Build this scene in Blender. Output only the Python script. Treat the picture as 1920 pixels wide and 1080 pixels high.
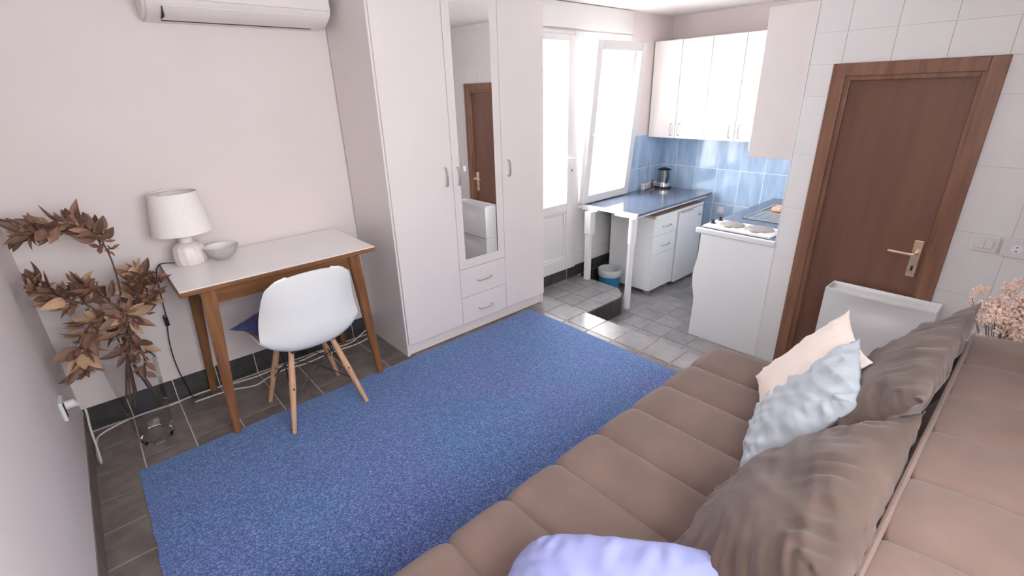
import bpy, bmesh, math, random
from mathutils import Vector, Matrix, noise

# ------------------------------------------------------------------ camera, world, light, exposure
scene = bpy.context.scene
for o in list(bpy.data.objects):
    bpy.data.objects.remove(o, do_unlink=True)
COL = scene.collection
R = random.Random(7)
PI = math.pi
F_PX, CAM_Z = 896.1, 1.52
CAM_R = ((0.744977956960368, -0.6665214449536865, -0.027513761284236084),
         (-0.2717895314031126, -0.2655991628970788, -0.9249797485826635),
         (0.6092112066129715, 0.6965674756154071, -0.37901907293953774))   # rows: right, down, forward
cam_d = bpy.data.cameras.new('camera')
cam = bpy.data.objects.new('camera', cam_d)
COL.objects.link(cam)
cam_d.sensor_width = 36.0
cam_d.lens = 36.0 * F_PX / 1920.0
cam_d.clip_start = 0.02
r_, d_, f_ = (Vector(v) for v in CAM_R)
m3 = Matrix((r_, -d_, -f_)).transposed()
cam.matrix_world = Matrix.Translation((0, 0, CAM_Z)) @ m3.to_4x4()
scene.camera = cam

world = bpy.data.worlds.new('sky')
scene.world = world
world.use_nodes = True
bgn = world.node_tree.nodes['Background']
bgn.inputs['Color'].default_value = (1.0, 0.985, 0.98, 1)
bgn.inputs['Strength'].default_value = 13.0
vs = scene.view_settings
vs.view_transform = 'Standard'
vs.look = 'None'
vs.gamma = 1.0
vs.use_curve_mapping = False
vs.exposure = 0.50

def window_portal(name, loc, rot, sx, sy):
    l = bpy.data.lights.new(name, 'AREA')
    l.shape = 'RECTANGLE'
    l.size, l.size_y = sx, sy
    l.cycles.is_portal = True
    o = bpy.data.objects.new(name, l)
    COL.objects.link(o)
    o.location, o.rotation_euler = loc, rot
    return o
window_portal('kitchen_daylight', (3.30, 3.13, 0.95), (-PI / 2, 0, 0), 1.56, 2.1)
window_portal('added_room_fill', (.50, -0.63, 1.585), (PI / 2, 0, 0), 1.44, .97)  # portal of the added rear window, fills the main room

def ray(px, py):
    u, v = (px - 960) / F_PX, (py - 540) / F_PX
    return r_ * u + d_ * v + f_
def at_y(px, py, y):
    d = ray(px, py)
    return Vector((0, 0, CAM_Z)) + d * (y / d.y)

# ------------------------------------------------------------------ materials
MATS = {}
def nodes_of(name):
    m = bpy.data.materials.new(name)
    m.use_nodes = True
    nt = m.node_tree
    return m, nt, nt.nodes['Principled BSDF']
def mat(name, col, rough=0.5, metal=0.0, var=0.0, scale=8.0, bump=0.0, bscale=None, stretch=None,
        col2=None, sheen=0.0, spec=None, coat=0.0, rnd=0.0, detail=4.0, lo=0.35, hi=0.65, bdist=0.002):
    """procedural principled material: noise between col and col2, optional per-object value change and bump"""
    m, nt, b = nodes_of(name)
    N, L = nt.nodes, nt.links
    b.inputs['Roughness'].default_value = rough
    b.inputs['Metallic'].default_value = metal
    if spec is not None:
        b.inputs['Specular IOR Level'].default_value = spec
    b.inputs['Coat Weight'].default_value = coat
    if coat:
        b.inputs['Coat Roughness'].default_value = 0.08
    if sheen:
        b.inputs['Sheen Weight'].default_value = sheen
        b.inputs['Sheen Roughness'].default_value = 0.45
    tc = N.new('ShaderNodeTexCoord')
    mp = N.new('ShaderNodeMapping')
    L.new(tc.outputs['Object'], mp.inputs['Vector'])
    if stretch:
        mp.inputs['Scale'].default_value = stretch
    if rnd:
        oi = N.new('ShaderNodeObjectInfo')
        mul = N.new('ShaderNodeMath'); mul.operation = 'MULTIPLY'; mul.inputs[1].default_value = 37.0
        L.new(oi.outputs['Random'], mul.inputs[0])
        L.new(mul.outputs[0], mp.inputs['Location'])
    if col2 is None:
        col2 = tuple(max(0, c * (1 - var)) for c in col)
    nz = N.new('ShaderNodeTexNoise')
    nz.inputs['Scale'].default_value = scale
    nz.inputs['Detail'].default_value = detail
    L.new(mp.outputs[0], nz.inputs['Vector'])
    rp = N.new('ShaderNodeValToRGB')
    rp.color_ramp.elements[0].position, rp.color_ramp.elements[1].position = lo, hi
    rp.color_ramp.elements[0].color = (*col2, 1)
    rp.color_ramp.elements[1].color = (*col, 1)
    L.new(nz.outputs['Fac'], rp.inputs['Fac'])
    out = rp.outputs['Color']
    if rnd:
        hs = N.new('ShaderNodeHueSaturation')
        mr = N.new('ShaderNodeMapRange')
        mr.inputs['To Min'].default_value, mr.inputs['To Max'].default_value = 1 - rnd, 1 + rnd
        L.new(oi.outputs['Random'], mr.inputs['Value'])
        L.new(mr.outputs[0], hs.inputs['Value'])
        L.new(out, hs.inputs['Color'])
        out = hs.outputs['Color']
    L.new(out, b.inputs['Base Color'])
    if bump:
        n2 = N.new('ShaderNodeTexNoise')
        n2.inputs['Scale'].default_value = bscale or scale * 4
        n2.inputs['Detail'].default_value = 3
        L.new(mp.outputs[0], n2.inputs['Vector'])
        bp = N.new('ShaderNodeBump')
        bp.inputs['Strength'].default_value = bump
        bp.inputs['Distance'].default_value = bdist
        L.new(n2.outputs['Fac'], bp.inputs['Height'])
        L.new(bp.outputs[0], b.inputs['Normal'])
    MATS[name] = m
    return m
def glass_pane(name, tint=(0.97, 0.99, 1.0), gloss=0.10):
    m, nt, b = nodes_of(name)
    N, L = nt.nodes, nt.links
    N.remove(b)
    tr = N.new('ShaderNodeBsdfTransparent'); tr.inputs[0].default_value = (*tint, 1)
    gl = N.new('ShaderNodeBsdfGlossy'); gl.inputs['Roughness'].default_value = 0.02
    lw = N.new('ShaderNodeLayerWeight'); lw.inputs['Blend'].default_value = .5
    pw = N.new('ShaderNodeMath'); pw.operation = 'POWER'; pw.inputs[1].default_value = 4.0
    sc_ = N.new('ShaderNodeMath'); sc_.operation = 'MULTIPLY_ADD'; sc_.inputs[1].default_value = gloss * 4; sc_.inputs[2].default_value = .035
    L.new(lw.outputs['Facing'], pw.inputs[0]); L.new(pw.outputs[0], sc_.inputs[0])
    nz = N.new('ShaderNodeTexNoise'); nz.inputs['Scale'].default_value = 3
    mu = N.new('ShaderNodeMath'); mu.operation = 'MULTIPLY_ADD'
    mu.inputs[1].default_value = 0.01
    L.new(nz.outputs['Fac'], mu.inputs[0]); L.new(sc_.outputs[0], mu.inputs[2])
    mx = N.new('ShaderNodeMixShader')
    L.new(mu.outputs[0], mx.inputs[0]); L.new(tr.outputs[0], mx.inputs[1]); L.new(gl.outputs[0], mx.inputs[2])
    L.new(mx.outputs[0], nt.nodes['Material Output'].inputs['Surface'])
    MATS[name] = m
    return m

WALL = mat('wall_paint', (0.765, 0.682, 0.670), 0.75, var=0.03, scale=3, bump=0.15, bscale=60)
CEIL = mat('ceiling_paint', (0.90, 0.85, 0.84), 0.8, var=0.02, scale=3)
WTILE = mat('white_wall_tile', (0.80, 0.78, 0.78), 0.22, var=0.02, scale=5, rnd=0.01)
WGROUT = mat('white_grout', (0.76, 0.735, 0.73), 0.8, var=0.05, scale=30)
FTILE = mat('grey_floor_tile', (0.200, 0.166, 0.150), 0.30, var=0.35, scale=14, bump=0.25, bscale=50, rnd=0.10, detail=6)
LITTILE = mat('lit_floor_tile', (0.275, 0.262, 0.275), 0.17, var=0.20, scale=9, bump=0.15, bscale=40, rnd=0.10, detail=6)  # same tile as the grey one, daylight and glare painted in as paler colour
BTILE = mat('dark_baseboard_tile', (0.055, 0.05, 0.05), 0.35, var=0.35, scale=20, rnd=0.10)
KGROUT = mat('kitchen_grout', (0.46, 0.43, 0.43), 0.85, var=0.12, scale=30)
GROUT = mat('floor_grout', (0.74, 0.66, 0.63), 0.85, var=0.12, scale=30)
BLUE = mat('blue_wall_tile', (0.46, 0.60, 0.78), 0.10, scale=5, stretch=(3.5, 3.5, 0.8), col2=(0.33, 0.47, 0.67), rnd=0.05, detail=5)
BGROUT = mat('pale_blue_grout', (0.74, 0.80, 0.86), 0.7, var=0.05, scale=20)
PVC = mat('white_pvc', (0.73, 0.71, 0.715), 0.30, var=0.02, scale=4)
GASKET = mat('grey_gasket', (0.30, 0.30, 0.31), 0.6, var=0.1, scale=10)
LAMI = mat('white_laminate', (0.785, 0.722, 0.708), 0.35, var=0.02, scale=3)
LAMI_IN = mat('laminate_edge', (0.60, 0.54, 0.525), 0.5, var=0.05, scale=6)
GLOSSW = mat('gloss_white_front', (0.84, 0.805, 0.79), 0.16, var=0.02, scale=3)
WHITE = mat('clean_white', (0.83, 0.83, 0.845), 0.32, var=0.02, scale=4)
STEEL = mat('brushed_steel', (0.62, 0.61, 0.60), 0.28, metal=1.0, var=0.1, scale=60)
CHROME = mat('chrome', (0.78, 0.77, 0.76), 0.12, metal=1.0, var=0.05, scale=20)
BRASS = mat('satin_brass', (0.92, 0.72, 0.55), 0.38, metal=1.0, var=0.08, scale=30)
BLACK = mat('black_plastic', (0.015, 0.015, 0.017), 0.35, var=0.2, scale=20)
DOORW = mat('brown_door_wood', (0.215, 0.103, 0.068), 0.42, scale=2.2, stretch=(6, 6, 0.5), col2=(0.155, 0.070, 0.047), bump=0.1, bscale=20, detail=6, lo=0.25, hi=0.8)
FRAMEW = mat('brown_frame_wood', (0.265, 0.130, 0.080), 0.38, scale=4, stretch=(8, 8, 0.6), col2=(0.19, 0.087, 0.052), bump=0.1, bscale=20, detail=6)
DESKW = mat('walnut_wood', (0.30, 0.135, 0.052), 0.38, scale=4, stretch=(7, 7, 0.7), col2=(0.17, 0.066, 0.024), detail=6)
DESKE = mat('walnut_rail_wood', (0.28, 0.125, 0.05), 0.38, scale=4, stretch=(0.7, 7, 7), col2=(0.17, 0.066, 0.024), detail=6)
DESKT = mat('white_desk_laminate', (0.91, 0.88, 0.87), 0.28, var=0.015, scale=3)
BEECH = mat('beech_wood', (0.66, 0.40, 0.25), 0.42, scale=5, stretch=(9, 9, 0.8), col2=(0.55, 0.31, 0.18), detail=5)
SHELL = mat('white_chair_plastic', (0.80, 0.80, 0.795), 0.38, var=0.02, scale=5)
WIRE = mat('black_wire', (0.02, 0.02, 0.02), 0.4, var=0.1, scale=20)
NAVY = mat('navy_fabric', (0.045, 0.05, 0.16), 0.9, var=0.3, scale=40, bump=0.4, bscale=300, sheen=0.2)
BROWN = mat('brown_velvet', (0.182, 0.119, 0.100), 0.88, var=0.16, scale=7, sheen=0.15, bump=0.25, bscale=350, bdist=0.001)
CUSHB = mat('brown_velvet_cushion', (0.130, 0.084, 0.068), 0.85, var=0.3, scale=6, sheen=0.18, bump=0.25, bscale=300, bdist=0.001)
CREAM = mat('cream_cotton', (0.86, 0.74, 0.68), 0.85, var=0.04, scale=8, bump=0.3, bscale=250, bdist=0.001)
PALEB = mat('pale_blue_cotton', (0.49, 0.54, 0.60), 0.85, var=0.06, scale=8, bump=0.3, bscale=250, bdist=0.001)
LAVEN = mat('lavender_cotton', (0.33, 0.36, 0.66), 0.8, var=0.08, scale=8, bump=0.3, bscale=250, bdist=0.001)
SHADE = mat('lamp_shade_cloth', (0.88, 0.83, 0.80), 0.9, var=0.03, scale=60, bump=0.3, bscale=300)
CERAM = mat('white_ceramic', (0.84, 0.76, 0.74), 0.4, var=0.08, scale=20, bump=0.3, bscale=40)
BOWLM = mat('grey_stoneware', (0.50, 0.47, 0.455), 0.6, var=0.1, scale=40)
BOWLI = mat('white_glaze', (0.80, 0.76, 0.74), 0.4, var=0.04, scale=20)
LEAF = mat('dry_leaf', (0.26, 0.135, 0.092), 0.6, var=0.35, scale=12, rnd=0.45)
LEAFL = mat('dry_leaf_pale', (0.50, 0.315, 0.20), 0.55, var=0.25, scale=12, rnd=0.2)
TWIG = mat('twig', (0.13, 0.075, 0.05), 0.7, var=0.3, scale=40)
PINK = mat('pink_dried_bloom', (0.90, 0.68, 0.58), 0.9, var=0.12, scale=30, rnd=0.1)
CABLE = mat('white_cable', (0.74, 0.69, 0.66), 0.5, var=0.04, scale=20)
ACW = mat('ac_plastic', (0.80, 0.73, 0.715), 0.35, var=0.02, scale=4)
DARK = mat('dark_slot', (0.02, 0.018, 0.018), 0.7, var=0.2, scale=20)
GRAN = mat('blue_grey_worktop', (0.13, 0.155, 0.225), 0.09, var=0.3, scale=160, rnd=0.0, detail=2)
HOTP = mat('cast_hotplate', (0.42, 0.39, 0.37), 0.45, metal=0.3, var=0.08, scale=20)
BUCK = mat('blue_bucket', (0.02, 0.17, 0.33), 0.35, var=0.1, scale=10)
BAG = mat('bin_liner', (0.55, 0.57, 0.60), 0.35, var=0.1, scale=20)
CONC = mat('pale_render', (0.75, 0.73, 0.70), 0.9, var=0.06, scale=4)
SHUT = mat('grey_shutter', (0.45, 0.46, 0.47), 0.6, var=0.06, scale=8)
BOARD = mat('raw_board', (0.62, 0.47, 0.38), 0.7, var=0.15, scale=12)
GLASS = glass_pane('window_glass')
VGLASS = glass_pane('vase_glass', (0.945, 0.94, 0.935), 0.22)

def mirror_mat():
    m, nt, b = nodes_of('mirror_silver')
    N, L = nt.nodes, nt.links
    b.inputs['Base Color'].default_value = (0.90, 0.89, 0.89, 1)
    b.inputs['Metallic'].default_value = 1
    nz = N.new('ShaderNodeTexNoise'); nz.inputs['Scale'].default_value = 4
    mr = N.new('ShaderNodeMapRange'); mr.inputs['To Min'].default_value = 0.005; mr.inputs['To Max'].default_value = 0.03
    L.new(nz.outputs['Fac'], mr.inputs['Value']); L.new(mr.outputs[0], b.inputs['Roughness'])
    return m
MIRROR = mirror_mat()

def carpet_mat():
    m, nt, b = nodes_of('blue_carpet')
    N, L = nt.nodes, nt.links
    b.inputs['Roughness'].default_value = 0.95
    b.inputs['Sheen Weight'].default_value = 0.7
    b.inputs['Sheen Tint'].default_value = (.45, .7, 1, 1)
    b.inputs['Specular IOR Level'].default_value = 0.2
    tc = N.new('ShaderNodeTexCoord')
    n1 = N.new('ShaderNodeTexNoise'); n1.inputs['Scale'].default_value = 170; n1.inputs['Detail'].default_value = 3
    n2 = N.new('ShaderNodeTexNoise'); n2.inputs['Scale'].default_value = 2.3; n2.inputs['Detail'].default_value = 4
    for n in (n1, n2): L.new(tc.outputs['Object'], n.inputs['Vector'])
    r1 = N.new('ShaderNodeValToRGB')
    e = r1.color_ramp.elements
    e[0].position, e[0].color = 0.33, (0.028, 0.062, 0.185, 1)
    e[1].position, e[1].color = 0.72, (0.26, 0.36, 0.64, 1)
    em = e.new(0.5); em.color = (0.074, 0.122, 0.310, 1)
    L.new(n1.outputs['Fac'], r1.inputs['Fac'])
    r2 = N.new('ShaderNodeValToRGB')
    e = r2.color_ramp.elements
    e[0].position, e[0].color = 0.36, (0.90, 1.04, 1.03, 1)
    e[1].position, e[1].color = 0.66, (1.22, 0.86, 1.02, 1)
    L.new(n2.outputs['Fac'], r2.inputs['Fac'])
    mx = N.new('ShaderNodeMix'); mx.data_type = 'RGBA'; mx.blend_type = 'MULTIPLY'; mx.inputs[0].default_value = 0.8
    L.new(r1.outputs[0], mx.inputs[6]); L.new(r2.outputs[0], mx.inputs[7])
    L.new(mx.outputs[2], b.inputs['Base Color'])
    bp = N.new('ShaderNodeBump'); bp.inputs['Strength'].default_value = 0.9; bp.inputs['Distance'].default_value = 0.006
    L.new(n1.outputs['Fac'], bp.inputs['Height']); L.new(bp.outputs[0], b.inputs['Normal'])
    return m
CARPET = carpet_mat()

# ------------------------------------------------------------------ mesh helpers
ROOTLOC = {}
def root_loc(o):
    v = Vector((0, 0, 0))
    while o is not None:
        v += o.location
        o = o.parent
    return v
def obj(name, bm, material, parent=None, smooth=False, loc=None):
    """link a bmesh given in world coordinates as one object (origin at loc or its parent's)"""
    me = bpy.data.meshes.new(name)
    base = root_loc(parent) if parent else Vector((0, 0, 0))
    org = Vector(loc) if loc is not None else base
    if org.length:
        bmesh.ops.translate(bm, verts=bm.verts, vec=-org)
    bmesh.ops.recalc_face_normals(bm, faces=bm.faces)
    if smooth:
        for f in bm.faces: f.smooth = True
        for e in bm.edges:
            if len(e.link_faces) == 2 and e.calc_face_angle(0) > math.radians(40): e.smooth = False
    bm.to_mesh(me); bm.free()
    me.materials.append(material)
    o = bpy.data.objects.new(name, me)
    COL.objects.link(o)
    o.parent = parent
    o.location = org - base
    return o
def inst(name, src, parent, loc, rot=None, scale=None):
    o = bpy.data.objects.new(name, src)
    COL.objects.link(o)
    o.parent = parent
    o.location = Vector(loc) - (root_loc(parent) if parent else Vector())
    if rot is not None: o.rotation_euler = rot
    if scale is not None: o.scale = scale
    return o
def thing(name, loc, label, cat, group=None):
    o = bpy.data.objects.new(name, None)
    COL.objects.link(o)
    o.empty_display_size = 0.05
    o.location = loc
    return tag(o, label, cat, group)
def tag(o, label, cat, group=None):
    o['label'] = label; o['category'] = cat
    if group: o['group'] = group
    return o
def struct(o, label=None):
    o['kind'] = 'structure'
    if label: o['label'] = label
    return o
def B(*boxes, bev=0.0, seg=2):
    """bmesh of axis-aligned boxes (x0,x1,y0,y1,z0,z1)"""
    bm = bmesh.new()
    for x0, x1, y0, y1, z0, z1 in boxes:
        mt = Matrix.Translation(((x0 + x1) / 2, (y0 + y1) / 2, (z0 + z1) / 2)) @ Matrix.Diagonal((x1 - x0, y1 - y0, z1 - z0, 1))
        bmesh.ops.create_cube(bm, size=1, matrix=mt)
    if bev:
        bmesh.ops.bevel(bm, geom=list(bm.edges), offset=bev, segments=seg, affect='EDGES', profile=0.5)
    return bm
def tube(pts, r, n=8, bm=None, cap=True, closed=False):
    bm = bm or bmesh.new()
    pts = [Vector(p) for p in pts]
    rs = r if isinstance(r, (list, tuple)) else [r] * len(pts)
    rings, up = [], None
    for i, p in enumerate(pts):
        a, b = pts[max(0, i - 1)], pts[min(len(pts) - 1, i + 1)]
        t = (b - a).normalized()
        if up is None:
            up = t.orthogonal().normalized()
        up = (up - t * up.dot(t))
        up = up.normalized() if up.length > 1e-6 else t.orthogonal().normalized()
        s = t.cross(up)
        rings.append([bm.verts.new(p + (up * math.cos(2 * PI * k / n) + s * math.sin(2 * PI * k / n)) * rs[i]) for k in range(n)])
    for q, w in zip(rings, rings[1:]):
        for k in range(n):
            bm.faces.new((q[k], q[(k + 1) % n], w[(k + 1) % n], w[k]))
    if cap:
        bm.faces.new(rings[0][::-1]); bm.faces.new(rings[-1])
    return bm
def spline(pts, n=8):
    """Catmull-Rom through pts"""
    P = [Vector(p) for p in pts]
    P = [P[0] * 2 - P[1]] + P + [P[-1] * 2 - P[-2]]
    out = []
    for i in range(1, len(P) - 2):
        for k in range(n):
            t = k / n
            a, b, c, d = P[i - 1], P[i], P[i + 1], P[i + 2]
            out.append(0.5 * ((2 * b) + (c - a) * t + (2 * a - 5 * b + 4 * c - d) * t * t + (3 * b - a - 3 * c + d) * t ** 3))
    out.append(P[-2])
    return out
def lathe(prof, c, n=32, bm=None, fn=None):
    """revolve (r, z) pairs about the vertical through c"""
    bm = bm or bmesh.new()
    rings = []
    for r, z in prof:
        if r < 1e-6:
            rings.append([bm.verts.new((c[0], c[1], c[2] + z))])
            continue
        ring = []
        for k in range(n):
            a = 2 * PI * k / n
            rr = r * (fn(a, z) if fn else 1)
            ring.append(bm.verts.new((c[0] + rr * math.cos(a), c[1] + rr * math.sin(a), c[2] + z)))
        rings.append(ring)
    for p, q in zip(rings, rings[1:]):
        for k in range(n):
            k2 = (k + 1) % n
            if len(p) == 1 and len(q) == 1: continue
            if len(p) == 1: bm.faces.new((p[0], q[k2], q[k]))
            elif len(q) == 1: bm.faces.new((p[k], p[k2], q[0]))
            else: bm.faces.new((p[k], p[k2], q[k2], q[k]))
    return bm
def prism(poly, axis, a, b, bm=None):
    """extrude a 2-D outline along an axis between a and b; poly gives the two other coordinates in xyz order"""
    bm = bm or bmesh.new()
    def P(p, t):
        return {'x': (t, p[0], p[1]), 'y': (p[0], t, p[1]), 'z': (p[0], p[1], t)}[axis]
    v0 = [bm.verts.new(P(p, a)) for p in poly]; v1 = [bm.verts.new(P(p, b)) for p in poly]
    n = len(poly)
    for k in range(n):
        bm.faces.new((v0[k], v0[(k + 1) % n], v1[(k + 1) % n], v1[k]))
    bm.faces.new(v0[::-1]); bm.faces.new(v1)
    return bm
TILE_CACHE = {}
def tile(name, parent, material, x0, x1, y0, y1, z0, z1, bev=0.0012):
    key = (name, material.name, round(x1 - x0, 4), round(y1 - y0, 4), round(z1 - z0, 4))
    if key not in TILE_CACHE:
        hx, hy, hz = (x1 - x0) / 2, (y1 - y0) / 2, (z1 - z0) / 2
        bm = B((-hx, hx, -hy, hy, -hz, hz), bev=min(bev, hx * .4, hy * .4, hz * .4), seg=1)
        me = bpy.data.meshes.new(name)
        bmesh.ops.recalc_face_normals(bm, faces=bm.faces)
        bm.to_mesh(me); bm.free(); me.materials.append(material)
        TILE_CACHE[key] = me
    return inst(name, TILE_CACHE[key], parent, ((x0 + x1) / 2, (y0 + y1) / 2, (z0 + z1) / 2))

# ------------------------------------------------------------------ the setting
XL, XR, XK = -0.31, 3.337, 4.75           # left wall, door wall, far kitchen wall
YB, YN, YR = 2.90, -0.45, 1.13            # back wall, wall behind the sofa, kitchen recess wall
ZC, ZP, ZK = 2.16, -0.165, -0.335         # ceiling, step platform, kitchen floor
XE = 2.511                                # edge of the upper floor
G = 0.0055                                # grout joint
# upper floor
floor = struct(obj('floor', B((XL - .15, XE - .006, YN - .15, YB, -0.40, -0.004)), GROUT), 'upper floor of grey-brown tiles with pale joints')
xs = [XL] + [0.069 + .2035 * k for k in range(-1, 12)] + [XE]
ys = [YN] + [2.88 - .2055 * k for k in range(15, -1, -1)] + [YB]
for i in range(len(xs) - 1):
    for j in range(len(ys) - 1):
        x0, x1, y0, y1 = xs[i], xs[i + 1], ys[j], ys[j + 1]
        if x0 > -0.05 and x1 < 2.2 and y1 < 2.2: continue         # under the carpet
        if y1 < 0.3: continue                                       # under and behind the sofa
        if x0 > 1.28 and x1 < 2.36 and y0 > 2.5: continue          # under the wardrobe
        if x1 - x0 < .01 or y1 - y0 < .03: continue
        tile('floor_tile', floor, LITTILE if x0 > 2.25 else FTILE, x0 + G / 2, x1 - (G / 2 if x1 < XE else 0), y0 + G / 2, y1 - G / 2, -0.010, 0.0)  # edge column takes the paler tile: window glare painted into its colour
# kitchen floor, lower
floor_k = struct(obj('floor_kitchen', B((XE - .006, XK + .15, YN - .15, YB, ZK - .10, ZK - .004)), KGROUT), 'lower kitchen floor of grey tiles, daylight painted in as a paler tone')
xs = [3.33 + .195 * k for k in range(-4, 8)] + [XK]
ys = [1.97 + .2 * k for k in range(-12, 5)] + [YB]
for i in range(len(xs) - 1):
    for j in range(len(ys) - 1):
        x0, x1, y0, y1 = max(xs[i], XE), xs[i + 1], max(ys[j], YN), ys[j + 1]
        if x0 >= XR - .05 and y1 < 1.7: continue
        if x0 > 4.2 and y0 > 2.4: continue
        if x1 - x0 < .01 or y1 - y0 < .03: continue
        tile('floor_tile', floor_k, LITTILE, x0 + G / 2, x1 - G / 2, y0 + G / 2, y1 - G / 2, ZK - .010, ZK)
# riser under the upper floor's edge (faces the kitchen)
y = YB
while y > 0.3:
    for z0, z1 in ((ZP + .002, -.012), (ZK, ZP - .002)):
        if not (y > 2.3 and z1 < ZP):
            tile('riser_tile', floor, BTILE, XE - .008, XE, y - .2, y - G, z0, z1)
    y -= .2035
# step platform in front of the glazed door
PLAT = [(XE + .002, 2.262), (3.235, 2.262), (3.30, 2.294), (3.388, 2.40), (3.40, YB - .001), (XE + .002, YB - .001)]
step = struct(obj('floor_step', prism(PLAT, 'z', ZK - .02, ZP - .004), KGROUT), 'tiled step platform below the glazed kitchen door')
def plat_cell(x0, x1, y0, y1):
    bm = prism(PLAT, 'z', ZP - .010, ZP)
    for co, no in (((x0, 0, 0), (-1, 0, 0)), ((x1, 0, 0), (1, 0, 0)), ((0, y0, 0), (0, -1, 0)), ((0, y1, 0), (0, 1, 0))):
        r = bmesh.ops.bisect_plane(bm, geom=bm.verts[:] + bm.edges[:] + bm.faces[:], plane_co=co, plane_no=no, clear_outer=True)
        es = [e for e in r['geom_cut'] if isinstance(e, bmesh.types.BMEdge)]
        if es: bmesh.ops.edgenet_fill(bm, edges=es)
    return bm
px_ = [XE, 2.605, 2.81, 3.015, 3.22, 3.42]
py_ = [2.255, 2.43, 2.625, 2.825, YB]
for i in range(5):
    for j in range(4):
        bm = plat_cell(px_[i] + G / 2, px_[i + 1] - G / 2, py_[j] + G / 2, py_[j + 1] - G / 2)
        if len(bm.faces) > 4: obj('floor_tile', bm, LITTILE, step)
        else: bm.free()
for x0, x1 in ((XE + .004, 2.70), (2.70, 2.895), (2.895, 3.09), (3.09, 3.232)):
    tile('riser_tile', step, BTILE, x0 + G / 2, x1 - G / 2, 2.253, 2.262, ZK + .002, ZP - .004)
obj('riser_tile', prism([(3.24, 2.254), (3.305, 2.287), (3.30, 2.294), (3.235, 2.262)], 'z', ZK + .002, ZP - .004), BTILE, step)

# walls
ceiling = struct(obj('ceiling', B((XL - .15, XK + .15, YN - .15, YB + .2, ZC, ZC + .12)), CEIL), 'plain white ceiling')
wall_left = struct(obj('wall_left', B((XL - .15, XL, YN - .15, YB + .2, -.40, ZC)), WALL), 'off-white painted wall on the left')
DX0, DX1, WX1, DZ0, DZ1 = 2.56, 3.315, 4.055, -.045, 1.965     # glazed door / window unit in the back wall
wall_back = struct(obj('wall_back', B((XL, DX0, YB, YB + .2, -.40, ZC), (WX1, XK + .15, YB, YB + .2, -.45, ZC),
                                       (DX0, WX1, YB, YB + .2, DZ1, ZC), (DX0, WX1, YB, YB + .2, -.45, DZ0)), WALL), 'off-white painted wall behind desk and wardrobe')
wall_right = struct(obj('wall_right', B((XR + .006, XR + .12, .92, YR, ZK - .1, ZC), (XR + .006, XR + .12, YN - .15, .36, ZK - .1, ZC),
                                         (XR + .006, XR + .12, .36, .92, 1.55, ZC)), WGROUT), 'white tiled wall around the brown door')
wall_kitchen = struct(obj('wall_kitchen', B((XK, XK + .15, YR - .2, YB + .2, ZK - .1, ZC)), WALL), 'far kitchen wall above the blue tiles')
wall_recess = struct(obj('wall_recess', B((XR + .12, XK + .15, YR - .12, YR, ZK - .1, ZC)), WALL), 'kitchen recess wall behind hob and sink')
NX0, NX1, NZ0, NZ1 = -0.22, 1.22, 1.10, 2.07  # opening for the added rear window, sized for the room's light
wall_front = struct(obj('wall_front', B((XL, NX0, YN - .15, YN, -.40, ZC), (NX1, XR + .12, YN - .15, YN, -.45, ZC),
                                         (NX0, NX1, YN - .15, YN, -.40, NZ0), (NX0, NX1, YN - .15, YN, NZ1, ZC)), WALL), 'painted wall behind the sofa')
# behind the brown door: closes the opening
struct(obj('trim_1', B((XR + .10, XR + .12, .30, .98, ZK - .05, 1.60)), DARK), 'dark backing inside the brown door frame')
# white tiles of the door wall
ysr = [YR + .0005, .966, .742, .515, .29, .065, -.16, -.385, YN]
zsr = [ZK, -.206, .125, .456, .787, 1.118, 1.449, 1.78, 2.111, ZC]
for j in range(len(ysr) - 1):
    y1, y0 = ysr[j], ysr[j + 1]
    for k in range(len(zsr) - 1):
        z0, z1 = zsr[k], zsr[k + 1]
        segs = [(y0, y1, z0, z1)]
        if y1 > .279 and y0 < .999 and z0 < 1.617:                 # cut around the door frame
            segs = []
            if z1 > 1.617: segs.append((max(y0, -9), y1, 1.617, z1))
            if y0 < .279: segs.append((y0, .279, z0, min(z1, 1.617)))
            if y1 > .999: segs.append((.999, y1, z0, min(z1, 1.617)))
        for a0, a1, b0, b1 in segs:
            if a1 - a0 > .012 and b1 - b0 > .012:
                tile('wall_tile', wall_right, WTILE, XR, XR + .008, a0 + .0008, a1 - .0008, b0 + .0004, b1 - .0004, bev=.0006)
tile('wall_tile', wall_right, WTILE, XR, XR + .10, YR - .004, YR + .004, ZK, ZC)
# blue tiles
yk = [2.90, 2.72, 2.495, 2.268, 2.04, 1.812, 1.585, 1.358, 1.13]
zk_ = [1.09, .757, .42, .085, -.25]
obj('grout_bed', B((XK - .0085, XK + .001, YR, YB, -.25, 1.092)), BGROUT, wall_kitchen)
for j in range(8):
    for k in range(4):
        tile('wall_tile', wall_kitchen, BLUE, XK - .010, XK - .003, yk[j + 1] + .0032, yk[j] - .0032 - (.004 if j == 0 else 0), zk_[k + 1] + .0032, zk_[k] - .0032)
obj('grout_bed', B((4.083, XK, YB - .0085, YB + .001, .085, 1.092)), BGROUT, wall_back)
xb = [4.085, 4.29, 4.516, XK - .008]
for j in range(3):
    for k in range(3):
        tile('wall_tile', wall_back, BLUE, xb[j] + .0032, xb[j + 1] - .0032, YB - .010, YB - .003, zk_[k + 1] + .0032, zk_[k] - .0032)
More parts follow.
